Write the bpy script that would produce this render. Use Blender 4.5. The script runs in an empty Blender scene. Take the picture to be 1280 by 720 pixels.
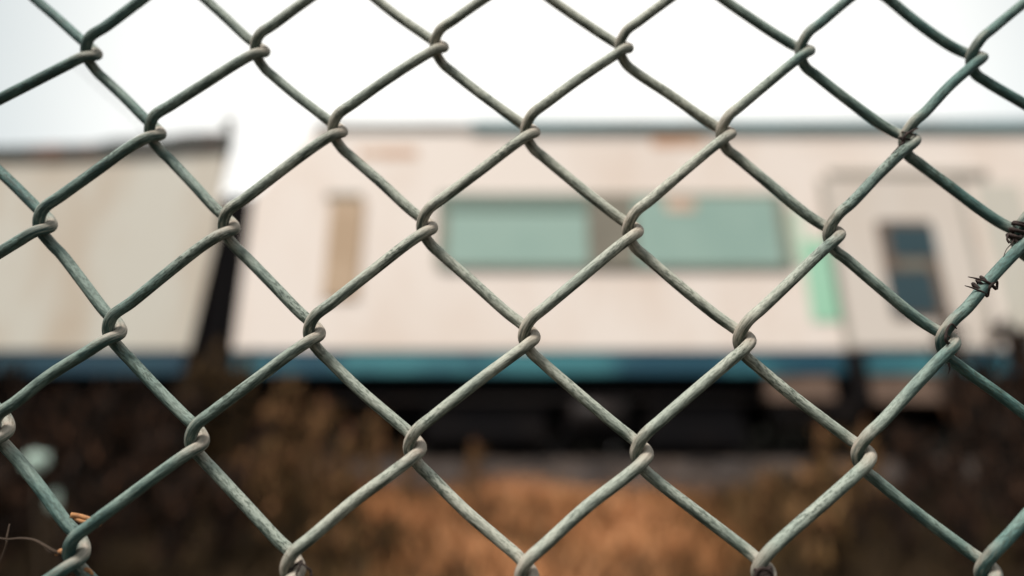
import bpy, math, random
import numpy as np
from mathutils import Vector
R = math.radians
C = bpy.context.scene.collection
S = bpy.context.scene
random.seed(5); rng = np.random.default_rng(5)

# ------------------------------------------------------------------ camera
F = 900.0                      # focal length in pixels of a 1280 wide frame
PITCH = R(20.1)
EYE = Vector((0, 0, 0.80))
cd = bpy.data.cameras.new('camera'); cam = bpy.data.objects.new('camera', cd); C.objects.link(cam)
cd.sensor_width = 36; cd.lens = F / 1280 * 36
cam.location = EYE; cam.rotation_euler = (R(90) + PITCH, 0, 0)
cd.clip_start = 0.02; cd.clip_end = 3000
cd.dof.use_dof = True; cd.dof.focus_distance = 0.243; cd.dof.aperture_fstop = 3.15; cd.dof.aperture_blades = 0
S.camera = cam
# ------------------------------------------------------------------ sky, sun, exposure
SUN_AZ, SUN_EL = R(212), R(55)
w = bpy.data.worlds.new('World'); S.world = w; w.use_nodes = True
nt = w.node_tree; nt.nodes.clear()
def N(t, **k):
    n = nt.nodes.new(t)
    for a, b in k.items(): setattr(n, a, b)
    return n
L = nt.links.new
out = N('ShaderNodeOutputWorld'); bg = N('ShaderNodeBackground'); bg.inputs[1].default_value = 0.11
sky = N('ShaderNodeTexSky', sky_type='NISHITA', sun_disc=False)
sky.sun_elevation = SUN_EL; sky.sun_rotation = SUN_AZ; sky.air_density = 1.0; sky.dust_density = 3.0
tc = N('ShaderNodeTexCoord'); nz = N('ShaderNodeTexNoise'); nz.inputs['Scale'].default_value = 1.6; nz.inputs['Detail'].default_value = 4
L(tc.outputs['Generated'], nz.inputs['Vector'])
# a soft bright area in the cloud deck above the train
dot = N('ShaderNodeVectorMath', operation='DOT_PRODUCT'); nrm = N('ShaderNodeVectorMath', operation='NORMALIZE')
L(tc.outputs['Generated'], nrm.inputs[0]); L(nrm.outputs[0], dot.inputs[0])
dot.inputs[1].default_value = Vector((0.03, 0.86, 0.50)).normalized()
mr = N('ShaderNodeMapRange', interpolation_type='SMOOTHSTEP'); L(dot.outputs['Value'], mr.inputs[0])
mr.inputs[1].default_value = 0.74; mr.inputs[2].default_value = 0.98
mr.inputs[3].default_value = 0.0; mr.inputs[4].default_value = 1.0
cr = N('ShaderNodeMix', data_type='RGBA'); L(mr.outputs[0], cr.inputs[0])
cr.inputs[6].default_value = (4.2, 4.55, 4.5, 1); cr.inputs[7].default_value = (8.6, 8.4, 7.9, 1)
cn = N('ShaderNodeMapRange'); L(nz.outputs[0], cn.inputs[0]); cn.inputs[1].default_value = .3; cn.inputs[2].default_value = .7
cn.inputs[3].default_value = .93; cn.inputs[4].default_value = 1.07
mu = N('ShaderNodeVectorMath', operation='SCALE'); L(cr.outputs[2], mu.inputs[0]); L(cn.outputs[0], mu.inputs[3])
mx = N('ShaderNodeMix', data_type='RGBA'); mx.inputs[0].default_value = 0.88
L(sky.outputs[0], mx.inputs[6]); L(mu.outputs[0], mx.inputs[7]); L(mx.outputs[2], bg.inputs[0]); L(bg.outputs[0], out.inputs[0])
sd = bpy.data.lights.new('sun', 'SUN'); sun = bpy.data.objects.new('sun', sd); C.objects.link(sun)
sd.energy = 3.1; sd.angle = R(16); sd.color = (1, .95, .90)
sv = Vector((math.sin(SUN_AZ) * math.cos(SUN_EL), math.cos(SUN_AZ) * math.cos(SUN_EL), math.sin(SUN_EL)))
sun.rotation_euler = sv.to_track_quat('Z', 'Y').to_euler(); sun.location = sv * 30
S.view_settings.view_transform = 'Standard'; S.view_settings.look = 'None'
S.view_settings.exposure = 0.62; S.view_settings.gamma = 1
S.render.engine = 'CYCLES'; S.cycles.use_denoising = True; S.cycles.max_bounces = 5

# ------------------------------------------------------------------ geometry helpers
FW = Vector((0, math.cos(PITCH), math.sin(PITCH))); UP = Vector((0, -math.sin(PITCH), math.cos(PITCH))); RT = Vector((1, 0, 0))
def ray(px, py): return RT * ((px - 640) / F) + UP * ((360 - py) / F) + FW
def at(px, py, Y):                 # the point of the upright plane at distance Y seen there
    r = ray(px, py); return EYE + r * (Y / r.y)
LEAN = R(1.4); D0 = 0.251
FV = Vector((0, -math.sin(LEAN), math.cos(LEAN))); FN = Vector((0, math.cos(LEAN), math.sin(LEAN)))
FO = EYE + FW * D0
def fuv(px, py):                   # fence plane coordinates of a sight line
    r = ray(px, py); t = (FO - EYE).dot(FN) / r.dot(FN); p = EYE + r * t - FO
    return p.x, p.dot(FV)
def fpt(u, v, n=0.0): return FO + RT * u + FV * v + FN * n
def on_fence(px, py, n=0.0):       # n metres behind (+) or before (-) the mesh plane
    r = ray(px, py); t = ((FO - EYE).dot(FN) + n) / r.dot(FN); return EYE + r * t

def link(name, verts, faces, mat, parent=None, smooth=False, attrs=None):
    me = bpy.data.meshes.new(name); me.from_pydata([tuple(v) for v in verts], [], faces)
    if smooth: me.polygons.foreach_set('use_smooth', [True] * len(me.polygons))
    for an, (typ, key, arr) in (attrs or {}).items():
        a = me.attributes.new(an, typ, 'POINT'); a.data.foreach_set(key, np.asarray(arr, dtype=np.float32).ravel())
    me.update(); o = bpy.data.objects.new(name, me); C.objects.link(o); me.materials.append(mat)
    if parent: o.parent = parent
    return o
def tag(o, label=None, cat=None, group=None, kind=None):
    if label: o['label'] = label
    if cat: o['category'] = cat
    if group: o['group'] = group
    if kind: o['kind'] = kind
    return o
def empty(name, loc=(0, 0, 0)):
    o = bpy.data.objects.new(name, None); C.objects.link(o); o.empty_display_size = .1
    return o
class MB:
    def __init__(s): s.v = []; s.f = []
    def add(s, v, f):
        b = len(s.v); s.v += [tuple(q) for q in v]; s.f += [tuple(i + b for i in q) for q in f]; return s
    def box(s, a, b, bev=0.0):
        x0, x1 = sorted((a[0], b[0])); y0, y1 = sorted((a[1], b[1])); z0, z1 = sorted((a[2], b[2]))
        if bev <= 0:
            v = [(x, y, z) for z in (z0, z1) for y in (y0, y1) for x in (x0, x1)]
            return s.add(v, [(0, 2, 3, 1), (4, 5, 7, 6), (0, 1, 5, 4), (2, 6, 7, 3), (0, 4, 6, 2), (1, 3, 7, 5)])
        return s.rbox((x0, y0, z0), (x1, y1, z1), bev)
    def rbox(s, a, b, r, n=4):     # rounded rectangle in x,z pushed along y
        pts = []
        for cx, cz, a0 in ((b[0] - r, b[2] - r, 0), (a[0] + r, b[2] - r, 90), (a[0] + r, a[2] + r, 180), (b[0] - r, a[2] + r, 270)):
            for k in range(n + 1):
                t = R(a0 + 90 * k / n); pts.append((cx + r * math.cos(t), cz + r * math.sin(t)))
        m = len(pts); v = [(x, a[1], z) for x, z in pts] + [(x, b[1], z) for x, z in pts]
        f = [tuple(range(m)), tuple(range(2 * m - 1, m - 1, -1))] + [(i, i + m, (i + 1) % m + m, (i + 1) % m) for i in range(m)]
        return s.add(v, f)
    def cyl(s, p, q, r, n=20, r2=None):
        p, q = Vector(p), Vector(q); d = (q - p).normalized(); a = d.orthogonal().normalized(); b = d.cross(a)
        r2 = r if r2 is None else r2
        v = [p + (a * math.cos(2 * math.pi * i / n) + b * math.sin(2 * math.pi * i / n)) * r for i in range(n)]
        v += [q + (a * math.cos(2 * math.pi * i / n) + b * math.sin(2 * math.pi * i / n)) * r2 for i in range(n)]
        return s.add(v, [tuple(range(n - 1, -1, -1)), tuple(range(n, 2 * n))] + [(i, (i + 1) % n, (i + 1) % n + n, i + n) for i in range(n)])
    def build(s, name, mat, parent=None, smooth=False): return link(name, s.v, s.f, mat, parent, smooth)
def catmull(P, n):                 # centripetal Catmull-Rom through points (numpy)
    P = np.asarray(P, float); P = np.vstack([2 * P[0] - P[1], P, 2 * P[-1] - P[-2]]); o = []
    for i in range(1, len(P) - 2):
        p0, p1, p2, p3 = P[i - 1:i + 3]
        t1 = np.linalg.norm(p1 - p0) ** .5; t2 = t1 + np.linalg.norm(p2 - p1) ** .5; t3 = t2 + np.linalg.norm(p3 - p2) ** .5
        for t in t1 + (t2 - t1) * np.arange(n) / n:
            A1 = (t1 - t) / t1 * p0 + t / t1 * p1; A2 = (t2 - t) / (t2 - t1) * p1 + (t - t1) / (t2 - t1) * p2
            A3 = (t3 - t) / (t3 - t2) * p2 + (t - t2) / (t3 - t2) * p3
            B1 = (t2 - t) / t2 * A1 + t / t2 * A2; B2 = (t3 - t) / (t3 - t1) * A2 + (t - t1) / (t3 - t1) * A3
            o.append((t2 - t) / (t2 - t1) * B1 + (t - t1) / (t2 - t1) * B2)
    o.append(P[-2]); return np.array(o)
def tube(path, rad, sides):        # verts, faces and per-vertex (cos, sin, length) coordinates
    path = np.asarray(path); n = len(path); rad = np.broadcast_to(rad, (n,))
    T = np.gradient(path, axis=0); T /= np.linalg.norm(T, axis=1)[:, None]
    a = np.cross(T[0], (0, 1, 0)); a = a if np.linalg.norm(a) > .1 else np.cross(T[0], (1, 0, 0)); A = [a / np.linalg.norm(a)]
    for i in range(1, n):
        a = A[-1] - T[i] * A[-1].dot(T[i]); A.append(a / np.linalg.norm(a))
    A = np.array(A); B = np.cross(T, A); th = np.arange(sides) * 2 * np.pi / sides
    ring = A[:, None] * np.cos(th)[None, :, None] + B[:, None] * np.sin(th)[None, :, None]
    V = (path[:, None] + ring * rad[:, None, None]).reshape(-1, 3)
    s = np.concatenate([[0], np.cumsum(np.linalg.norm(np.diff(path, axis=0), axis=1))])
    co = np.stack([np.tile(np.cos(th) * .0020, n), np.tile(np.sin(th) * .0020, n), np.repeat(s, sides)], 1)
    i = np.arange(n - 1)[:, None] * sides; j = np.arange(sides)[None]; k = (j + 1) % sides
    Fc = np.stack([i + j, i + k, i + sides + k, i + sides + j], 2).reshape(-1, 4).tolist()
    Fc += [tuple(range(sides - 1, -1, -1)), tuple(range((n - 1) * sides, n * sides))]
    return V, Fc, co

# ------------------------------------------------------------------ materials
def mat(name, col, rough=.7, var=.15, scale=3.0, metal=0.0, spec=.3, col2=None, amount=.5, stretch=(1, 1, 1), bump=0.0, lo=.45, hi=.65):
    m = bpy.data.materials.new(name); m.use_nodes = True; t = m.node_tree; b = t.nodes['Principled BSDF']
    b.inputs['Roughness'].default_value = rough; b.inputs['Metallic'].default_value = metal; b.inputs['Specular IOR Level'].default_value = spec
    c = t.nodes.new('ShaderNodeTexCoord'); mp = t.nodes.new('ShaderNodeMapping'); mp.inputs['Scale'].default_value = stretch
    n = t.nodes.new('ShaderNodeTexNoise'); n.inputs['Scale'].default_value = scale; n.inputs['Detail'].default_value = 6; n.inputs['Roughness'].default_value = .6
    t.links.new(c.outputs['Object'], mp.inputs[0]); t.links.new(mp.outputs[0], n.inputs['Vector'])
    r = t.nodes.new('ShaderNodeMapRange'); r.inputs[1].default_value = lo; r.inputs[2].default_value = hi; r.inputs[4].default_value = amount if col2 else 1
    t.links.new(n.outputs[0], r.inputs[0])
    x = t.nodes.new('ShaderNodeMix'); x.data_type = 'RGBA'
    x.inputs[6].default_value = (*col, 1); x.inputs[7].default_value = (*(col2 or [q * (1 - var) for q in col]), 1)
    t.links.new(r.outputs[0], x.inputs[0]); t.links.new(x.outputs[2], b.inputs['Base Color'])
    if bump:
        bp = t.nodes.new('ShaderNodeBump'); bp.inputs['Strength'].default_value = bump; bp.inputs['Distance'].default_value = .02
        t.links.new(n.outputs[0], bp.inputs['Height']); t.links.new(bp.outputs[0], b.inputs['Normal'])
    return m
M = {}
M['cream'] = mat('cream_paint', (.72, .635, .57), .5, col2=(.62, .49, .40), amount=.6, scale=.9, stretch=(1, 1, .5))
M['cream_dirty'] = mat('dirty_cream_paint', (.50, .47, .405), .6, col2=(.42, .335, .25), amount=.9, scale=1.2, stretch=(1, 1, .35))
M['door'] = mat('door_paint', (.58, .515, .455), .5, col2=(.52, .43, .35), amount=.5, scale=1.5, stretch=(1, 1, .3))
M['groove'] = mat('recess_shadow', (.34, .31, .26), .8)  # grey shadow of the door recess, painted on lintel and jambs
M['navy'] = mat('navy_paint', (.010, .055, .085), .5, col2=(.045, .18, .20), scale=.8, amount=.9, lo=.44, hi=.56)
M['navy_van'] = mat('dark_navy_paint', (.008, .035, .058), .5, col2=(.014, .055, .075), scale=1.2, amount=.8)
M['teal'] = mat('teal_gutter', (.10, .19, .20), .6, col2=(.06, .10, .10), scale=1.0, amount=.9)
M['roof'] = mat('grey_roof', (.22, .22, .20), .8, col2=(.12, .10, .08), scale=1.5, amount=.9)
M['roofdark'] = mat('sooty_roof', (.06, .07, .065), .8, col2=(.20, .085, .05), scale=1.6, amount=.9, lo=.5, hi=.6)
M['rust'] = mat('rust_patch', (.52, .30, .19), .9, col2=(.62, .47, .36), scale=4, amount=.9)
M['black'] = mat('black_underframe', (.0035, .003, .0035), .9, col2=(.010, .007, .006), scale=3, spec=.1)
M['steel'] = mat('worn_steel', (.022, .018, .017), .6, metal=.2, col2=(.04, .024, .018), scale=6)
M['beigebox'] = mat('dusty_beige_box', (.14, .09, .065), .9, col2=(.06, .04, .03), scale=5, amount=.9)
M['pane'] = mat('sky_mint_glass', (.27, .38, .325), .35, col2=(.21, .32, .275), scale=1.0, spec=.5, amount=.6)  # mint base colour stands for the sky reflected in the panes
M['panedark'] = mat('shaded_mint_glass', (.13, .19, .155), .35, scale=1.0, spec=.5)  # darker copy for the toplight, dim interior painted into the glass colour
M['frame'] = mat('olive_window_frame', (.16, .18, .14), .7, col2=(.22, .19, .14), scale=2, amount=.8)
M['pillar'] = mat('brown_pillar', (.20, .18, .14), .7, scale=2)
M['board'] = mat('brown_board', (.42, .30, .20), .85, col2=(.50, .37, .26), scale=2.0, amount=.8)
M['pink'] = mat('dull_pink', (.60, .42, .32), .8)
M['mint'] = mat('mint_paint', (.29, .53, .37), .6, col2=(.34, .56, .42), scale=2)
M['palemint'] = mat('pale_mint_paint', (.52, .60, .48), .6, scale=2)
M['darkglass'] = mat('dark_blue_glass', (.018, .045, .055), .3, col2=(.012, .03, .038), scale=3, spec=.5)
M['doorframe'] = mat('dark_window_rubber', (.13, .09, .065), .7, scale=3)
M['ballast'] = mat('grey_ballast', (.045, .032, .026), .95, col2=(.012, .011, .011), scale=3.5, amount=1, bump=1)
M['earth'] = mat('brown_earth', (.06, .035, .022), .95, col2=(.022, .016, .011), scale=2.5, amount=1, bump=.8)
M['galv'] = mat('galvanised_tube', (.35, .36, .34), .5, metal=.6, scale=20)
M['bark'] = mat('dark_dead_vine', (.022, .014, .012), .85, col2=(.05, .032, .025), scale=900, amount=.9)
M['tan'] = mat('dry_tan_stem', (.42, .20, .08), .8, col2=(.25, .12, .06), scale=500, amount=.9)
M['brownstem'] = mat('dull_brown_stem', (.05, .032, .02), .85, scale=300)
M['pale'] = mat('pale_seed_fluff', (.66, .78, .70), .9, col2=(.5, .6, .53), scale=20)
M['hedge'] = mat('dark_hedge_leaves', (.012, .013, .010), .9, col2=(.022, .016, .012), scale=2)

def plant_mat(name, cols):         # colours picked per leaf by the 'rnd' attribute
    m = bpy.data.materials.new(name); m.use_nodes = True; t = m.node_tree; b = t.nodes['Principled BSDF']
    b.inputs['Roughness'].default_value = .9; b.inputs['Specular IOR Level'].default_value = .1
    a = t.nodes.new('ShaderNodeAttribute'); a.attribute_name = 'rnd'
    r = t.nodes.new('ShaderNodeValToRGB'); e = r.color_ramp.elements
    while len(e) < len(cols): e.new(.5)
    for i, c in enumerate(cols): e[i].position = i / (len(cols) - 1); e[i].color = (*c, 1)
    t.links.new(a.outputs['Fac'], r.inputs[0]); t.links.new(r.outputs[0], b.inputs['Base Color'])
    return m
M['grass'] = plant_mat('dry_orange_grass', [(.014, .010, .007), (.10, .06, .024), (.36, .15, .06), (.60, .28, .125), (.72, .42, .23)])
M['weed_dark'] = plant_mat('dark_weed', [(.007, .006, .005), (.014, .010, .008), (.028, .017, .012), (.07, .033, .018)])
M['weed_ochre'] = plant_mat('ochre_weed', [(.012, .009, .006), (.05, .03, .014), (.15, .085, .035), (.20, .09, .045)])

def wire_mat():
    m = bpy.data.materials.new('weathered_green_wire'); m.use_nodes = True; t = m.node_tree; b = t.nodes['Principled BSDF']; l = t.links.new
    def n(ty, **k):
        x = t.nodes.new(ty)
        for a, v in k.items(): setattr(x, a, v)
        return x
    def mixc(f, a, c):
        x = n('ShaderNodeMix', data_type='RGBA')
        if hasattr(f, 'links'): l(f, x.inputs[0])
        else: x.inputs[0].default_value = f
        for s, v in ((6, a), (7, c)):
            if hasattr(v, 'links'): l(v, x.inputs[s])
            else: x.inputs[s].default_value = (*v, 1)
        return x.outputs[2]
    def noise(vec, sc, det, rng_, scale3=(1, 1, 1)):
        mp = n('ShaderNodeMapping'); mp.inputs['Scale'].default_value = scale3; l(vec, mp.inputs[0])
        x = n('ShaderNodeTexNoise'); x.inputs['Scale'].default_value = sc; x.inputs['Detail'].default_value = det; x.inputs['Roughness'].default_value = .65
        l(mp.outputs[0], x.inputs['Vector']); r = n('ShaderNodeMapRange'); r.inputs[1].default_value, r.inputs[2].default_value = rng_
        l(x.outputs[0], r.inputs[0]); return r.outputs[0], x.outputs[0]
    tcn = n('ShaderNodeAttribute', attribute_name='tubeco'); tv = tcn.outputs['Vector']
    obj = n('ShaderNodeTexCoord').outputs['Object']
    kn = n('ShaderNodeAttribute', attribute_name='hook').outputs['Fac']
    geo = n('ShaderNodeNewGeometry'); sep = n('ShaderNodeSeparateXYZ'); l(geo.outputs['Normal'], sep.inputs[0])
    streak, sraw = noise(tv, 900, 5, (.40, .62), (1, 1, .14))     # long streaks
    fleck, fraw = noise(tv, 1500, 5, (.50, .555), (1, 1, .3))     # small flecks
    blot, _ = noise(obj, 14, 3, (.40, .60))                       # larger areas of bleaching
    blot2, _ = noise(obj, 38, 3, (.45, .66))
    # coating bleached mid-fence, greener at the sides, its darkening a painted lens vignette
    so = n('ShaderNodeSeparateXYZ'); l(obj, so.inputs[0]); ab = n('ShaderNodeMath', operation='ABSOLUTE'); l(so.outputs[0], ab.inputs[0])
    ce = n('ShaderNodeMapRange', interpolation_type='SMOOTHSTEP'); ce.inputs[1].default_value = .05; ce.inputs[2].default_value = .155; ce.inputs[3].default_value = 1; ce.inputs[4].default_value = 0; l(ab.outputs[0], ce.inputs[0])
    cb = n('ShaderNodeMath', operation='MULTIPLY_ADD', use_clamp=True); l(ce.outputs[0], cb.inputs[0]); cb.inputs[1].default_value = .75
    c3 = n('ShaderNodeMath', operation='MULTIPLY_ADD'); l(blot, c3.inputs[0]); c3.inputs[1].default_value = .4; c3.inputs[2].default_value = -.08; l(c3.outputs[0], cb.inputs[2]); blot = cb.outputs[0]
    # chalky bloom settles on the weather side
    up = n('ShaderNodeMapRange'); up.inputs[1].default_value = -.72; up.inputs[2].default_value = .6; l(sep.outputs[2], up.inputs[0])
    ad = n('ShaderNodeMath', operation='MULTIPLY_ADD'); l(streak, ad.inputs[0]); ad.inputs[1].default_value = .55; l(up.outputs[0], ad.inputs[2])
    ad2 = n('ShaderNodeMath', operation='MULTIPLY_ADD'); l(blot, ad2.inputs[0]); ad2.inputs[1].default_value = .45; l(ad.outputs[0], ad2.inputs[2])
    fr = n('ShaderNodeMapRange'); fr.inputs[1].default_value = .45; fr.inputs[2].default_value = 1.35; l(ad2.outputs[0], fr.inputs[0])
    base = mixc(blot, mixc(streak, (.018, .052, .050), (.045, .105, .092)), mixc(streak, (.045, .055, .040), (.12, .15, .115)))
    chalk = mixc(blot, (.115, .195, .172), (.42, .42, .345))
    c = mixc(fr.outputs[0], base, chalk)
    bb = n('ShaderNodeMapRange'); bb.inputs[3].default_value = .34; bb.inputs[4].default_value = .95; l(blot2, bb.inputs[0])
    fm = n('ShaderNodeMath', operation='MULTIPLY'); l(fleck, fm.inputs[0]); l(bb.outputs[0], fm.inputs[1])
    c = mixc(fm.outputs[0], c, (.035, .05, .035))
    h0 = n('ShaderNodeMath', operation='MULTIPLY'); l(kn, h0.inputs[0]); h0.inputs[1].default_value = .8
    hk = n('ShaderNodeMath', operation='MULTIPLY'); l(h0.outputs[0], hk.inputs[0]); l(fr.outputs[0], hk.inputs[1])
    c = mixc(hk.outputs[0], c, mixc(streak, (.28, .21, .16), (.46, .38, .31)))
    l(c, b.inputs['Base Color']); b.inputs['Roughness'].default_value = .62; b.inputs['Specular IOR Level'].default_value = .3
    bp = n('ShaderNodeBump'); bp.inputs['Strength'].default_value = .8; bp.inputs['Distance'].default_value = .0003
    sm = n('ShaderNodeMath', operation='ADD'); l(sraw, sm.inputs[0]); l(fraw, sm.inputs[1]); l(sm.outputs[0], bp.inputs['Height']); l(bp.outputs[0], b.inputs['Normal'])
    return m
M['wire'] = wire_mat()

# ------------------------------------------------------------------ ground, track bed
def zg(Y):
    P = [(-900, -.2), (-2, 0), (.9, 0), (3.0, .60), (4.5, 1.0), (6.0, 1.24), (11.5, 1.24), (14, 1.0), (900, 1.0)]
    for (a, b), (c, d) in zip(P, P[1:]):
        if a <= Y <= c: return b + (d - b) * (Y - a) / (c - a)
def build_ground():
    xs = sorted(set([-900, -300, -100, -40, -20] + list(np.round(np.linspace(-12, 12, 97), 3)) + [20, 40, 100, 300, 900]))
    ys = sorted(set([-900, -200, -40, -8, -2] + list(np.round(np.linspace(-1, 12, 79), 3)) + [14, 20, 50, 150, 400, 900]))
    v = [(x, y, zg(y) + (random.uniform(-.03, .03) if -12 <= x <= 12 and -1 < y < 12 else 0)) for y in ys for x in xs]; n = len(xs)
    f = [(j * n + i, j * n + i + 1, (j + 1) * n + i + 1, (j + 1) * n + i) for j in range(len(ys) - 1) for i in range(n - 1)]
    tag(link('ground', v, f, M['earth']), kind='structure')
build_ground()
def build_bed():                   # ballast shoulder and top, with stones standing proud
    prof = [(5.75, 1.20), (6.0, 1.32), (6.3, 1.46), (6.6, 1.56), (7.0, 1.58), (10.2, 1.58), (10.6, 1.56), (11.3, 1.20)]
    xs = np.linspace(-16, 16, 260); v = []; f = []
    for x in xs:
        for (y, z) in prof: v.append((x, y + random.uniform(-.04, .04), z + random.uniform(-.025, .025)))
    n = len(prof)
    for i in range(len(xs) - 1):
        for j in range(n - 1): f.append((i * n + j, (i + 1) * n + j, (i + 1) * n + j + 1, i * n + j + 1))
    tag(link('ballast_bed', v, f, M['ballast']), kind='structure')
    v = []; f = []
    for _ in range(9000):
        x = random.uniform(-6, 8); y = random.uniform(5.8, 7.3); i = min(len(prof) - 2, max(0, sum(1 for p in prof if p[0] <= y) - 1))
        (a, b), (c, d) = prof[i], prof[i + 1]; z = b + (d - b) * (y - a) / (c - a); r = random.uniform(.018, .04); k = len(v)
        q = [(random.uniform(.6, 1) * r * sx, random.uniform(.6, 1) * r * sy, random.uniform(.6, 1) * r * sz) for sx, sy, sz in ((1, 0, 0), (-1, 0, 0), (0, 1, 0), (0, -1, 0), (0, 0, 1), (0, 0, -1))]
        v += [(x + a_, y + b_, z + c_) for a_, b_, c_ in q]
        f += [(k + a_, k + b_, k + c_) for a_, b_, c_ in ((0, 2, 4), (2, 1, 4), (1, 3, 4), (3, 0, 4), (2, 0, 5), (1, 2, 5), (3, 1, 5), (0, 3, 5))]
    tag(link('ballast_stones', v, f, mat('loose_ballast', (.062, .044, .034), .95, col2=(.012, .011, .012), scale=3.5, amount=1)), 'loose grey ballast stones along the foot of the train', 'ballast', kind='stuff')
build_bed()

TY = 7.23                          # near side of the carriages
ZR = 1.77                          # rail top
def rail(Y, label):
    m = MB(); m.box((-16, Y - .035, ZR - .035), (16, Y + .035, ZR)); m.box((-16, Y - .01, ZR - .13), (16, Y + .01, ZR - .035)); m.box((-16, Y - .07, ZR - .15), (16, Y + .07, ZR - .13))
    m.box((-16, Y - .12, ZR - .21), (16, Y + .12, ZR - .152))
    tag(m.build('rail', M['steel']), label, 'rail', 'rails under the train')
rail(7.93, 'near steel rail under the train, on the side facing the fence')
rail(9.37, 'far steel rail under the train, on the side away from the fence')

# ------------------------------------------------------------------ carriages
def roof_mesh(x0, x1, y0, y1, z0, rise, n=14):
    v = []; f = []; cy = (y0 + y1) / 2; h = (y1 - y0) / 2
    for x in (x0, x1):
        for i in range(n + 1):
            t = math.pi * i / n; v.append((x, cy - h * math.cos(t), z0 + rise * math.sin(t) ** .8))
    for i in range(n): f.append((i, i + 1, n + 2 + i, n + 1 + i))
    f += [tuple(range(n, -1, -1)), tuple(range(n + 1, 2 * n + 2)), (0, n + 1, 2 * n + 1, n)]
    return v, f
zs_ = at(640, 466, TY).z           # bottom of the stripe
zb_ = at(640, 437, TY).z           # bottom of the cream
zt_ = at(640, 163, TY).z           # top of the side
BW = 2.78
def wheelset(parent, x, name='wheel'):
    for y in (7.93, 9.37):
        s = -1 if y < 8.6 else 1
        m = MB(); m.cyl((x, y - .03, ZR + .46), (x, y + .07 * -s, ZR + .46), .46, 32); m.cyl((x, y + s * .03, ZR + .46), (x, y + s * .12, ZR + .46), .14, 16)
        m.build(name, M['steel'], parent)
def bogie(parent, x):
    m = MB()
    for y in (7.72, 9.5):
        m.box((x - 1.75, y, ZR + .40), (x + 1.75, y + .1, ZR + .62)); m.box((x - .5, y - .02, ZR + .3), (x + .5, y + .12, ZR + .72))
        for dx in (-1.25, 1.25): m.box((x + dx - .18, y - .06, ZR + .32), (x + dx + .18, y + .14, ZR + .62))
    m.box((x - .3, 7.8, ZR + .4), (x + .3, 9.5, ZR + .6))
    b = m.build('bogie', M['black'], parent)
    m = MB(); m.cyl((x, 8.6, ZR + .1), (x, 8.6, ZR + .4), .01, 8)
    for dx in (-1.25, 1.25): wheelset(b, x + dx)
    return b

car = empty('passenger_carriage')
tag(car, 'long cream passenger carriage with wide mint windows, a side door and dark blue stripe', 'train carriage', 'rail vehicles beyond the fence')
xl = at(290, 440, TY).x; XR = 15.0
# body: side wall with a raked upper front corner
x_top = at(392, 163, TY).x; z_break = at(305, 245, TY).z
v = []
for y in (TY, TY + BW): v += [(xl, y, zb_), (XR, y, zb_), (XR, y, zt_), (x_top, y, zt_), (xl, y, z_break)]
link('body', v, [(0, 1, 2, 3, 4), (9, 8, 7, 6, 5), (0, 5, 6, 1), (1, 6, 7, 2), (2, 7, 8, 3), (3, 8, 9, 4), (4, 9, 5, 0)], M['cream'], car)
m = MB(); m.box((xl + .02, TY + .02, zs_), (XR, TY + BW - .02, zb_)); m.build('skirt_stripe', M['navy'], car)
zt2 = at(640, 153, TY).z
m = MB(); m.box((at(590, 160, TY).x, TY - .05, zt_ - .03), (XR, TY + .03, zt2)); m.build('gutter', M['teal'], car)
m = MB(); m.box((x_top, TY - .03, zt_), (at(589, 160, TY).x, TY + .03, at(640, 156, TY).z)); g2 = m.build('gutter', M['roof'], car); g2['label'] = 'worn grey brown gutter over the raked end'
v, f = roof_mesh(x_top, XR, TY + .035, TY + BW - .035, zt_ + .005, .42); link('roof', v, f, M['roof'], car, True)
def panel(name, p0, p1, material, parent, t=.02, proud=0.0, bev=0.0, Y=TY):
    xm = (p0[0] + p1[0]) / 2; ym = (p0[1] + p1[1]) / 2
    a = at(p0[0], ym, Y); b = at(p1[0], ym, Y); z1 = at(xm, p0[1], Y).z; z0 = at(xm, p1[1], Y).z
    m = MB(); m.box((a.x, Y - proud - t, z0), (b.x, Y - proud, z1), bev); return m.build(name, material, parent)
# two wide windows in one frame
wf = panel('window', (546, 243), (986, 338), M['frame'], car, .03, bev=.09)
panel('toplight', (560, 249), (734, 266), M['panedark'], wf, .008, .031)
panel('pane', (560, 268), (734, 333), M['pane'], wf, .008, .031)
panel('pillar', (737, 247), (790, 335), M['pillar'], wf, .012, .031)
panel('pane', (794, 249), (972, 333), M['pane'], wf, .008, .031)
panel('pink_patch', (832, 250), (868, 266), M['pink'], wf, .004, .041)  # small pink rectangle at the top of the right pane
b_ = panel('boarded_window', (409, 250), (452, 374), M['board'], car, .025)
panel('frame_bar', (409, 243), (452, 249), M['pillar'], b_, .03)
panel('rust_patch', (815, 167), (880, 184), M['rust'], car, .006, bev=.03)
panel('rust_patch', (448, 186), (522, 197), M['rust'], car, .006, bev=.03)
panel('mint_panel', (1008, 300), (1046, 402), M['mint'], car, .012)
panel('pale_mint_panel', (984, 262), (1007, 332), M['palemint'], car, .010)
# side door with two dark windows, set in a frame
df = panel('door', (1048, 224), (1216, 434), M['door'], car, .02)
panel('lintel', (1034, 214), (1232, 221), M['groove'], df, .035)
for a, b in ((1039, 1047), (1217, 1226)): panel('jamb', (a, 224), (b, 434), M['groove'], df, .012)
d1 = panel('window', (1104, 277), (1175, 400), M['doorframe'], df, .012, .021, .06)
panel('pane', (1111, 284), (1167, 323), M['darkglass'], d1, .006, .034, .03)
panel('pane', (1111, 341), (1167, 393), M['darkglass'], d1, .006, .034, .03)
panel('latch_plate', (1122, 327), (1158, 338), M['pillar'], d1, .01, .034)
panel('side_panel', (1242, 230), (1300, 434), M['cream_dirty'], car, .012)
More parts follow.
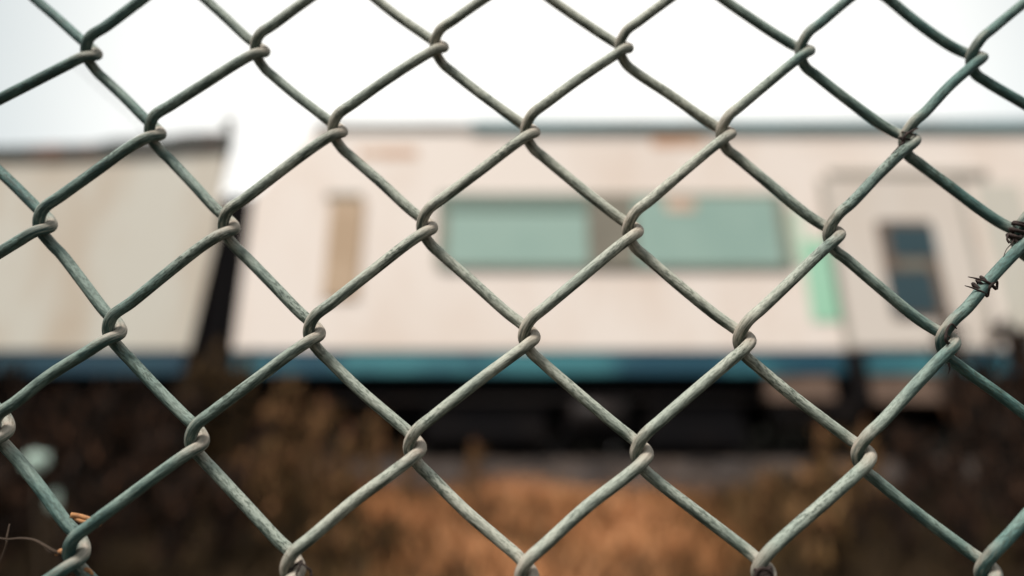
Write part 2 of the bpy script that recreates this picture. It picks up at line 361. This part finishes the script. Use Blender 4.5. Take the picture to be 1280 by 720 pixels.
# underframe
m = MB(); m.box((xl + .1, TY + .25, zs_ - .16), (XR, TY + BW - .25, zs_ - .002)); m.build('underframe', M['black'], car)
for x in (xl + 2.1, XR - 3): bogie(car, x)
for x0, x1, dz in ((-.9, .35, .50), (.55, 1.25, .42), (1.4, 2.4, .55)):
    m = MB(); m.box((x0, TY + .25, zs_ - .17 - dz), (x1, TY + 1.2, zs_ - .162), 0); m.box((x0 + .05, TY + .235, zs_ - .12 - dz), (x1 - .05, TY + .25, zs_ - .2)); m.build('equipment_box', M['black'], car)
e = panel('equipment_box', (962, 470), (1045, 500), M['beigebox'], car, .2, -.22, .03); e['label'] = 'dusty beige equipment box below the stripe'
e = panel('equipment_box', (1090, 470), (1196, 502), M['beigebox'], car, .2, -.22, .03); e['label'] = 'dusty beige equipment box below the side door'
for x, l_ in ((.62, .55), (2.7, .9)):
    m = MB(); m.cyl((x, TY + .3, zs_ - .36), (x + l_, TY + .3, zs_ - .36), .15, 20); m.build('air_tank', M['steel'], car, True)
m = MB(); m.cyl((-2.0, TY + .2, zs_ - .24), (3.6, TY + .2, zs_ - .24), .028, 10); m.build('brake_pipe', M['steel'], car, True)
panel('stripe_gap', (1060, 440), (1082, 506), M['black'], car, .06, .0)  # black strip drawn for the dark vertical gap across the stripe

lc = empty('goods_van')
tag(lc, 'grubby cream rail van with a sagging sooty roof, left of the passenger carriage', 'rail van', 'rail vehicles beyond the fence')
XL = -14.0; xe = at(236, 440, TY).x; ztl = at(640, 192, TY).z
SL = (xe * (TY + BW) / TY - xe) * 1.06      # the end wall slants back to the left
def slant_box(xa, xb, y0, y1, z0, z1):
    q = lambda y: xb + SL * (y - TY) / BW
    return [(xa, y0, z0), (q(y0), y0, z0), (q(y1), y1, z0), (xa, y1, z0), (xa, y0, z1), (q(y0), y0, z1), (q(y1), y1, z1), (xa, y1, z1)], [(0, 3, 2, 1), (4, 5, 6, 7), (0, 1, 5, 4), (1, 2, 6, 5), (2, 3, 7, 6), (3, 0, 4, 7)]
kx, kz = at(273, 285, TY).x, at(273, 285, TY).z; tx = at(283, 190, TY).x; v = []
for y in (TY, TY + BW):
    o = SL * (y - TY) / BW; v += [(XL, y, zb_), (xe + o, y, zb_), (kx + o, y, kz), (tx + o, y, ztl), (XL, y, ztl)]
link('body', v, [(0, 1, 2, 3, 4), (9, 8, 7, 6, 5), (0, 5, 6, 1), (1, 6, 7, 2), (2, 7, 8, 3), (3, 8, 9, 4), (4, 9, 5, 0)], M['cream_dirty'], lc)
m = MB(); m.add(*slant_box(XL, xe - .03, TY + .02, TY + BW - .02, zs_, zb_ - .002)); m.build('skirt_stripe', M['navy_van'], lc)
# roof edge sags along its length
prof = [(-400, 196, 182), (0, 195, 183), (60, 195, 181), (110, 193, 180), (136, 191, 174), (170, 190, 172), (205, 188, 170), (222, 186, 166), (255, 184, 164), (275, 181, 165), (289, 176, 168)]
v = []; f = []
for px, yb, yt in prof:
    lo = at(px, yb, TY - .06); hi = at(px, yt, TY - .06); x = lo.x if px > -400 else XL
    xs_ = lambda y: x + (SL * (y - TY) / BW if px > -400 else 0)
    v += [(xs_(y), y, z) for y, z in ((TY - .06, lo.z), (TY - .06, hi.z), (TY + .5, hi.z + .10), (TY + BW / 2, hi.z + .16), (TY + BW - .5, hi.z + .10), (TY + BW + .06, hi.z), (TY + BW + .06, lo.z))]
n = 7
for i in range(len(prof) - 1):
    for j in range(n): f.append((i * n + j, i * n + (j + 1) % n, (i + 1) * n + (j + 1) % n, (i + 1) * n + j))
f += [tuple(range(n)), tuple(range(len(v) - 1, len(v) - n - 1, -1))]
link('roof', v, f, M['roofdark'], lc)
c0 = at(286, 150, TY + .02)
m = MB(); m.cyl((c0.x, TY + .05, at(284, 172, TY).z - .02), (c0.x, TY + .05, c0.z), .05, 14); m.cyl((c0.x, TY + .05, c0.z), (c0.x, TY + .05, c0.z + .05), .08, 14, .03); m.build('roof_vent', M['roof'], lc)
m = MB(); m.box((XL, TY + .3, zs_ - .2), (xe - .1, TY + BW - .3, zs_ - .002)); m.box((-6.5, TY + .3, zs_ - .7), (-4.7, TY + 1.3, zs_ - .202)); m.build('underframe', M['black'], lc)
bogie(lc, xe - 1.9)
# corridor bellows between the two
gx0, gx1 = xe + .003, xl - .003
m = MB(); y0, y1 = TY + .06, TY + BW - .45; ztop = at(300, 243, TY + .06).z; k = 7
for i in range(k):
    a = gx0 + (gx1 - gx0) * i / k; b = gx0 + (gx1 - gx0) * (i + 1) / k
    o = .04 * (i % 2); g = lambda x, y: (x + SL * (y - TY) / BW * max(0.0, 1 - (x - gx0) / (gx1 - gx0)) * (x < gx1), y)
    q = [g(a, y0 + o), g(b, y0 + o), g(b, y1 - o), g(a, y1 - o)]
    m.add([(x, y, zs_ - .1) for x, y in q] + [(x, y, ztop - o) for x, y in q], [(0, 3, 2, 1), (4, 5, 6, 7), (0, 1, 5, 4), (1, 2, 6, 5), (2, 3, 7, 6), (3, 0, 4, 7)])
tag(m.build('corridor_bellows', M['black']), 'black folded corridor bellows in the gap between the two rail vehicles', 'bellows')
m = MB(); m.box((gx0, TY + 1.25, zs_ - .45), (gx1, TY + 1.55, zs_ - .15))
tag(m.build('coupling', M['black']), 'dark coupler under the bellows between the two rail vehicles', 'coupler')
# a cable dropping to the van roof
pts = [at(96, 74, 8.4), at(128, 104, 8.3), at(165, 138, 8.2), at(200, 178, 8.1)]
V_, F_, _ = tube(catmull([tuple(q) for q in pts], 8), .016, 8)
tag(link('roof_cable', V_, F_, mat('grey_cable', (.18, .19, .19), .7), smooth=True), 'thin grey cable dropping diagonally to the roof of the left van', 'cable')

# ------------------------------------------------------------------ vegetation
def blades(P, H, W, bend, rnd):    # numpy: one bent tapering blade per root
    n = len(P); th = rng.uniform(0, 2 * np.pi, n); d = np.stack([np.cos(th), np.sin(th), np.zeros(n)], 1); s = np.stack([-np.sin(th), np.cos(th), np.zeros(n)], 1)
    th2 = rng.uniform(0, 2 * np.pi, n); bd = np.stack([np.cos(th2), np.sin(th2), np.zeros(n)], 1) * (H * bend)[:, None]
    z = np.array([0, 0, 1.0]); v = np.empty((n, 5, 3))
    v[:, 0] = P - s * W[:, None]; v[:, 1] = P + s * W[:, None]
    mid = P + z * (H * .55)[:, None] + bd * .35
    v[:, 2] = mid + s * W[:, None] * .8; v[:, 3] = mid - s * W[:, None] * .8; v[:, 4] = P + z * H[:, None] + bd
    i = np.arange(n)[:, None] * 5
    f = (i + np.array([[0, 1, 2, 3]])).tolist() + (i + np.array([[3, 2, 4]])).tolist()
    return v.reshape(-1, 3), f, np.repeat(rnd, 5)
def grass():
    n = 90000; x = rng.uniform(-4.8, 4.8, n); y = rng.uniform(2.2, 5.8, n)
    clump = np.sin(x * 3.1 + 1.3 * np.sin(y * 2.3)) * np.sin(y * 4.7 + 1.7 * np.sin(x * 1.9)); keep = rng.uniform(-1.6, 1, n) < clump
    x, y, clump = x[keep], y[keep], clump[keep]; z = np.array([zg(q) for q in y]) - .02
    sx = (x - .1) / (y * .45)                                          # how far out to the sides
    H = rng.uniform(.07, .20, len(x)) * (1 + .5 * clump.clip(0)) * (1 - .55 * (y > 5.1)); r = rng.beta(3, 2, len(x)) * .85 + .12 * clump + .1 - .34 * (np.sin(x * 5.3 + 2 * np.sin(y * 3.1)) * np.sin(y * 6.1 + 1.5 * np.sin(x * 3.3)) > .25) - .12 * (y < 3.3)
    dry = np.exp(-((x - .15) / (.26 * y)) ** 4)                        # the bare dry strip in the middle
    r = r * (.14 + .86 * dry)
    v, f, a = blades(np.stack([x, y, z], 1), H, rng.uniform(.004, .010, len(x)), rng.uniform(.1, .7, len(x)), r.clip(0, 1))
    tag(link('dry_grass', v, f, M['grass'], attrs={'rnd': ('FLOAT', 'value', a)}), 'dry orange brown grass covering the bank below the train', 'grass', kind='stuff')
grass()
def weed_meshes(h, spread, nleaf, seed_, lo, hi, plume):
    g = np.random.default_rng(seed_); st = []; lf_v = []; lf_f = []; lf_a = []
    SV = []; SF = []; off = 0; PP = []
    for s in range(g.integers(3, 6)):
        a = g.uniform(0, 2 * np.pi); l = g.uniform(.15, 1) * spread; hh = h * g.uniform(.7, 1)
        p = np.array([[0, 0, 0], [math.cos(a) * l * .3, math.sin(a) * l * .3, hh * .4], [math.cos(a) * l * .6, math.sin(a) * l * .6, hh * .75], [math.cos(a) * l, math.sin(a) * l, hh]])
        c = catmull(p, 5); V, Fc, _ = tube(c, np.linspace(.007, .003, len(c)), 5); SV.append(V); SF += [tuple(np.array(q) + off) for q in Fc]; off += len(V); PP.append(c)
    k = nleaf; c = [PP[g.integers(len(PP))] for _ in range(k)]; t = g.beta(2.6, 1.4, k); P = np.array([ci[int(ti * (len(ci) - 1))] for ci, ti in zip(c, t)])
    P = P + g.normal(0, .05 * (1.2 - .6 * t[:, None]), (k, 3)) * (1, 1, .6); P[:, 2] = P[:, 2].clip(.01)
    H = g.uniform(.05, .13, k) * (1 if not plume else .8); v, f, a_ = blades(P, H, g.uniform(.008, .02, k), g.uniform(-.9, .9, k), g.uniform(lo, hi, k))
    return np.vstack(SV), SF, v, f, a_
ORD = 'first second third fourth fifth sixth seventh eighth ninth tenth eleventh twelfth thirteenth fourteenth'.split()
def weeds(kind, h, spread, nleaf, label, group, material, places, lo=0, hi=1, seed_=1, name='tall_weed', plume=False):
    SV, SF, v, f, a_ = weed_meshes(h, spread, nleaf, seed_, lo, hi, plume)
    root = empty(name); st = link('stem', SV, SF, M['brownstem'], root); fo = link('foliage', v, f, material, root, attrs={'rnd': ('FLOAT', 'value', a_)})
    for i, (px, Y, s, lab) in enumerate(places):
        r = root if i == 0 else root.copy()
        if i:
            C.objects.link(r)
            for ch in (st, fo):
                q = ch.copy(); C.objects.link(q); q.parent = r
        x = at(px, 560, Y).x; r.location = (x, Y, zg(Y) - .02); r.rotation_euler = (0, 0, random.uniform(0, 6.28)); r.scale = (s, s, s * random.uniform(.92, 1.08))
        rank = sorted(p[0] for p in places).index(px)
        tag(r, label if len(places) == 1 else label + ', ' + ORD[rank] + ' from the left', 'weed', group)
weeds('d', 1.0, .28, 520, 'dark leafy weed in the thicket below the left van', 'dark weeds below the left van', M['weed_dark'],
      [(px, Y, s, None) for px, Y, s in ((-40, 4.2, 1.0), (20, 3.5, .82), (70, 4.6, .85), (110, 3.7, .72), (150, 4.3, .95), (190, 3.4, .66), (215, 4.0, .85), (40, 3.0, .6), (130, 2.9, .5), (240, 3.1, .5), (300, 3.3, .5), (80, 5.3, .7), (330, 4.1, .6), (170, 5.3, .75))])
weeds('g', 1.15, .16, 420, 'brown bushy weed before the gap between rail vehicles', 'weeds before the gap', M['weed_ochre'],
      [(px, Y, s, None) for px, Y, s in ((236, 4.3, .98), (262, 4.5, .92), (288, 4.4, .82))], lo=0, hi=.55, seed_=4)
weeds('o', .95, .2, 420, 'ochre weed before the left end of the carriage', 'ochre weeds by the carriage end', M['weed_ochre'],
      [(px, Y, s, None) for px, Y, s in ((345, 4.4, .92), (372, 4.6, .85), (352, 3.7, .68), (405, 4.2, .45), (310, 3.9, .6))], lo=.2, hi=.95, seed_=7)
weeds('r', 1.1, .22, 480, 'dark brown spiky weed in the thicket below the side door', 'dark weeds below the side door', M['weed_dark'],
      [(px, Y, s, None) for px, Y, s in ((1140, 4.4, .62), (1170, 3.9, .6), (1262, 4.2, 1.0), (1300, 3.6, .95), (1235, 3.6, .62), (1110, 3.5, .45), (1190, 3.1, .45), (1060, 3.7, .36), (1270, 3.0, .55), (1340, 4.5, 1.2), (1020, 3.2, .3))], seed_=11)
weeds('t', 1.2, .07, 260, 'slender dark weed whose pointed tip reaches above the blue stripe near the door', 'x', M['weed_dark'], [(1214, 4.3, .98, None)], seed_=15)
weeds('m', .42, .16, 260, 'low olive brown weed in the dry grass', 'low weeds in the dry grass', M['weed_ochre'],
      [(px, Y, s, None) for px, Y, s in ((470, 3.4, .7), (420, 3.1, .7), (530, 4.4, .5), (935, 3.5, .8), (985, 3.8, 1.0), (1040, 4.1, 1.0), (430, 4.0, .8), (1010, 3.2, .8))], lo=.15, hi=.9, seed_=21, name='low_weed')
for o in C.objects:
    if o.get('group') == 'x': del o['group']
weeds('s', .95, .10, 150, 'slender dry stalk rising above the grass before the black underframe', 'dry stalks before the underframe', M['weed_ochre'],
      [(px, Y, s, None) for px, Y, s in ((398, 4.4, .80), (432, 4.2, .70), (470, 4.6, .72), (510, 4.3, .55), (592, 4.5, .50), (1032, 4.4, .62), (1088, 4.2, .72))], lo=.3, hi=1, seed_=33, name='dry_stalk')
# pale seed heads on stalks in the dark weeds
sp = empty('seed_head_plant'); tag(sp, 'plant with two pale round seed heads glowing against the dark thicket', 'seed head plant')
YS = 2.2; b0 = at(75, 720, YS); base = (b0.x, YS, zg(YS)); h1 = at(44, 580, YS); h2 = at(67, 628, YS + .05)
SV = []; SF = []; off = 0
for h_ in (h1, h2):
    V_, F_, _ = tube(catmull([base, ((base[0] + h_.x) / 2 + .02, h_.y, (base[2] + h_.z) / 2), tuple(h_)], 6), .004, 6); SV.append(V_); SF += [tuple(np.array(q) + off) for q in F_]; off += len(V_)
link('stem', np.vstack(SV), SF, M['brownstem'], sp)
for h_, rr, k, zz in ((h1, .029, 700, 1.0), (h2, .014, 260, 1.9)):
    d = rng.normal(size=(k, 3)); d /= np.linalg.norm(d, axis=1)[:, None]; P = np.array(h_) + d * rr * rng.uniform(.3, 1, (k, 1)) * (1, 1, zz)
    v, f, a_ = blades(P, rng.uniform(.008, .02, k), rng.uniform(.003, .006, k), rng.uniform(-.8, .8, k), rng.uniform(0, 1, k))
    link('seed_head', v, f, M['pale'], sp)
# hedge behind the track
def hedge():
    n = 60000; x = rng.uniform(-16, 16, n); top = 3.4 + .5 * np.sin(x * 1.3) + .3 * np.sin(x * 3.7 + 1); z = 1.2 + rng.power(1.3, n) * (top - 1.2); y = 12.6 + rng.uniform(-.7, .9, n)
    v, f, _ = blades(np.stack([x, y, z], 1), rng.uniform(.1, .28, n), rng.uniform(.04, .09, n), rng.uniform(-1.2, 1.2, n), np.zeros(n))
    tag(link('hedge', v, f, M['hedge']), 'dark hedge behind the train, showing below the carriages', 'hedge', kind='stuff')
hedge()

# ------------------------------------------------------------------ chain link fence
K = {0: (0, [(114, 69), (325, 65), (549, 59), (780, 60), (1006, 63), (1220, 71)]),
     1: (1, [(194, 168), (422, 165), (663, 165), (907, 166), (1136, 174)]),
     2: (0, [(56, 284), (286, 286), (534, 285), (791, 288), (1042, 291), (1277, 293)]),
     3: (1, [(143, 417), (393, 418), (661, 421), (930, 424), (1184, 424)]),
     4: (0, [(0, 541), (246, 554), (518.5, 561), (802, 566), (1079, 566)]),
     5: (1, [(95, 695), (366, 714), (658, 721), (954, 714), (1234, 712)])}
meas = {}
for r, (h0, l_) in K.items():
    for i, (px, py) in enumerate(l_): meas[(r, h0 + 2 * i)] = fuv(px, py)
A_ = np.array([[1, h, r] for (r, h) in meas]); B_ = np.array(list(meas.values()))
X_, *_ = np.linalg.lstsq(A_, B_, rcond=None)
res = {k: np.array(meas[k]) - np.array([1, k[1], k[0]]) @ X_ for k in meas}
def knot(r, h):
    p = np.array([1, h, r]) @ X_
    if (r, h) in res: return p + res[(r, h)]
    ws = [(math.hypot(r - a, (h - b)), q) for (a, b), q in res.items()]; ws.sort(key=lambda t: t[0]); d = ws[0][0]
    ws = ws[:3]; s = sum(1 / q[0] for q in ws); e = sum(q[1] / q[0] for q in ws) / s
    return p + e * math.exp(-d / 5) + (0.0008 * np.array([math.sin(r * 2.3 + h * 5.1), math.cos(r * 3.7 + h * 1.9)]) if d > 3 else 0)
print('fit: pitch per half column %.1f mm, per row %.1f mm; rms %.2f mm' % (X_[1, 0] * 1e3, X_[2, 1] * 1e3, 1e3 * np.sqrt(np.mean([(q ** 2).sum() for q in res.values()]))))
WR = .00198; DEP = .0042
A_off = [(.0061, .0098, -1), (.0003, .0048, -.9), (-.0019, 0, 0), (.0009, -.0046, .9), (.0050, -.0084, 1)]
B_off = [(-.0070, .0092, 1), (-.0018, .0049, .92), (.0020, 0, 0), (-.0008, -.0036, -.86), (-.0058, -.0076, -1)]
fence = empty('chain_link_fence')
tag(fence, 'weathered green chain link fence filling the whole foreground', 'fence')
rows = range(-14, 24)
vv = fpt(*knot(0, 5)); 
k_r = abs(X_[2, 1]); r_top = -int((1.78 - fpt(*knot(0, 5)).z) / k_r); r_bot = int((fpt(*knot(0, 5)).z - .04) / k_r)
for kk in range(-34, 46):
    near = -3 <= kk <= 13; ctl = []; hk = []
    for r in range(r_top, r_bot + 1):
        isA = (kk - r) % 2 == 0; h = kk if isA else kk + 1
        u, v_ = knot(r, h); jr = random.Random(kk * 1000 + r); s = 1 + jr.uniform(-.06, .06)
        for du, dv, dn in (A_off if isA else B_off): ctl.append((u + du * s, v_ + dv * s, dn * DEP * (1 + jr.uniform(-.05, .05))))
        # a slight sag half way to the next hook
        if r < r_bot:
            u2, v2 = knot(r + 1, kk if not isA else kk + 1); sg = 1 if isA else -1
            du, dv = (u2 - u) , (v2 - v_); nx, ny = -dv, du; ln = math.hypot(nx, ny)
            bow = jr.uniform(-.0004, .0004)
            if isA: mu_, mv_ = (u + .0050 + u2 - .0080) / 2, (v_ - .0084 + v2 + .0098) / 2
            else: mu_, mv_ = (u - .0057 + u2 + .0061) / 2, (v_ - .0068 + v2 + .0098) / 2
            ctl.append((mu_ + nx / ln * bow, mv_ + ny / ln * bow, sg * DEP * 1.02))
    c = catmull(ctl, 6 if near else 2); hookpos = np.array([ctl[i] for i in range(2, len(ctl), 6)])
    dmin = np.full(len(c), 9.0)
    for hp in hookpos: dmin = np.minimum(dmin, np.linalg.norm(c - hp, axis=1))
    hook = np.clip(1.25 - dmin / .0085, 0, 1)
    P = np.array([tuple(fpt(*q)) for q in c]); sides = 18 if near else 6
    V_, F_, co = tube(P, WR, sides); co[:, 2] += kk * 3.17
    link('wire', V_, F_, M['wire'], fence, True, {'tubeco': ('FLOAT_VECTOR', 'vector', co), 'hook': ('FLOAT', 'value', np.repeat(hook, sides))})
umin = knot(3, -34)[0]; umax = knot(3, 46)[0]; cu = FO.z
for u in (umin - .02, umax + .02):
    a = fpt(u, -cu / math.cos(LEAN) - .1, .0); b = fpt(u, 1.85 - cu, .0); m = MB(); m.cyl(a, b, .024, 20); m.cyl(b, b + FV * .02, .027, 20, .012); m.build('post', M['galv'], fence, True)
a = fpt(umin, 1.80 - cu); b = fpt(umax, 1.80 - cu); m = MB(); m.cyl(a, b, .018, 20); m.build('top_rail', M['galv'], fence, True)

# ------------------------------------------------------------------ dead vine scraps caught on the mesh
def strand(pts, r0, r1, k=6):
    P = catmull([tuple(on_fence(*p)) for p in pts], k); return tube(P, np.linspace(r0, r1, len(P)), 7)
def scrap(name, strands, material, label, cat, group=None):
    SV = []; SF = []; off = 0
    for pts, r0, r1 in strands:
        V, Fc, _ = strand(pts, r0, r1); SV.append(V); SF += [tuple(int(i) + off for i in q) for q in Fc]; off += len(V)
    o = link(name, np.vstack(SV), SF, material, smooth=True); tag(o, label, cat, group); return o
G = 'dead vine scraps caught on the fence'
n_ = -.0031
def coil(px, py, dx, dy, turns, rr, n0=n_):   # coil round a strand that runs along (dx,dy) in the picture plane
    l = math.hypot(dx, dy); ax, ay = dx / l, dy / l; o = []
    for i in range(turns * 8 + 1):
        t = i / 8 * 2 * math.pi; s = (i / (turns * 8) - .5) * l
        o.append((px + ax * s - ay * rr * math.cos(t), py + ay * s + ax * rr * math.cos(t), n0 + math.sin(t) * rr * .00027))
    return o
scrap('tendril', [(coil(1227, 357, 15, -13, 3, 9.0), .0006, .0005), ([(1210, 346, n_ - .003), (1220, 348, n_ - .003), (1233, 352, n_ - .0035), (1245, 361, n_ - .001)], .00015, .0006),
                  ([(1206, 357, n_ - .003), (1216, 360, n_ - .003), (1228, 365, n_ - .003), (1234, 370, n_ - .001)], .00015, .0006), ([(1234, 370, n_ - .001), (1237, 358, n_ - .003), (1246, 352, n_ - .001), (1246, 362, n_)], .0006, .0004)],
      M['bark'], 'thorny dark tendril wrapped round the slanting wire at right, two points sticking out left', 'tendril', G)
scrap('tendril', [([(1128, 182, n_ - .001), (1131, 170, n_ - .0035), (1141, 163, n_ - .003), (1147, 160, n_)], .0006, .0003), (coil(1134, 172, 6, -14, 2, 8.6), .00045, .0003), ([(1114, 193, n_ - .003), (1121, 186, n_ - .003), (1129, 178, n_ - .003)], .00012, .0003)],
      M['bark'], 'dark scrap of vine wound round the upper right knot in front of the gutter', 'tendril', G)
scrap('tendril', [([(1196, 411, n_ - .002), (1190, 405, n_ - .0025), (1184, 412, n_ - .003), (1182, 424, n_ - .003), (1186, 430, n_ - .001)], .0002, .0006), ([(1186, 454, 0), (1187, 462, -.001), (1185, 468, -.001)], .0004, .0001), ([(1182, 418, n_ - .003), (1187, 422, n_ - .003)], .0003, .0002)],
      M['bark'], 'small dark vine crumb stuck in the knot beside the door', 'tendril', G)
scrap('tendril', [([(1262, 304, n_ - .002), (1259, 299, n_ - .002), (1261, 293, n_ - .002), (1267, 295, n_ - .002), (1266, 302, n_ - .002), (1258, 312, n_ - .002), (1254, 322, n_ - .002)], .0004, .0001), (coil(1271, 290, 10, -22, 3, 9.0), .0007, .0006), (coil(1274, 286, 8, -20, 2, 9.6), .0006, .0004)],
      M['bark'], 'thick dark vine scrap wound round the knot at the right edge, a thread hanging below', 'tendril', G)
scrap('tendril', [(coil(372, 708, 8, 6, 1, 9), .0004, .0003), ([(372, 703, n_ - .002), (380, 706, n_ - .0015), (385, 711, n_ - .001), (388, 713, n_), (389, 720, n_), (386, 728, .001)], .0003, .00045)],
      M['bark'], 'curled brown tendril hooked over the bottom knot left of the middle', 'tendril', G)
scrap('tendril', [(coil(955, 716, 3, 12, 3, 10), .0006, .0005), ([(943, 722, n_ - .002), (950, 711, n_ - .003), (960, 712, n_ - .003), (966, 720, n_ - .002), (964, 730, n_)], .0005, .0003)],
      M['bark'], 'knotted dark vine scrap on the bottom knot right of the middle', 'tendril', G)
scrap('dry_twig', [([(126, 657, .004), (119, 652, .003), (110, 648, .0025), (98, 645, .002), (88, 644, .001)], .0005, .0009), ([(116, 652, .003), (104, 652, .002), (94, 648, .002)], .0005, .0006)],
      M['tan'], 'orange tan dry stem tip poking out behind the bottom left strand', 'dry twig', 'dry twigs at the bottom left')
scrap('dry_twig', [([(-20, 668, .004), (8, 674, .002), (26, 673, .001), (42, 675, .001), (56, 682, 0), (70, 690, 0), (82, 692, .002)], .00022, .0006), ([(50, 678, 0), (62, 690, 0), (74, 692, 0)], .0002, .0003), ([(8, 674, .002), (12, 655, .004)], .0003, .0002), ([(-5, 712, .004), (5, 690, .003), (9, 676, .002)], .0003, .0003)],
      M['brownstem'], 'thin branching brown stem arching in from the bottom left edge', 'dry twig', 'dry twigs at the bottom left')
scrap('dry_twig', [([(70, 693, .001), (76, 689, .0005), (83, 691, .0015)], .0006, .0011), ([(106, 712, .003), (111, 713, .003), (116, 718, .003)], .0009, .0004)],
      M['tan'], 'pale orange dry bud caught on the lowest left knot', 'dry twig', 'dry twigs at the bottom left')
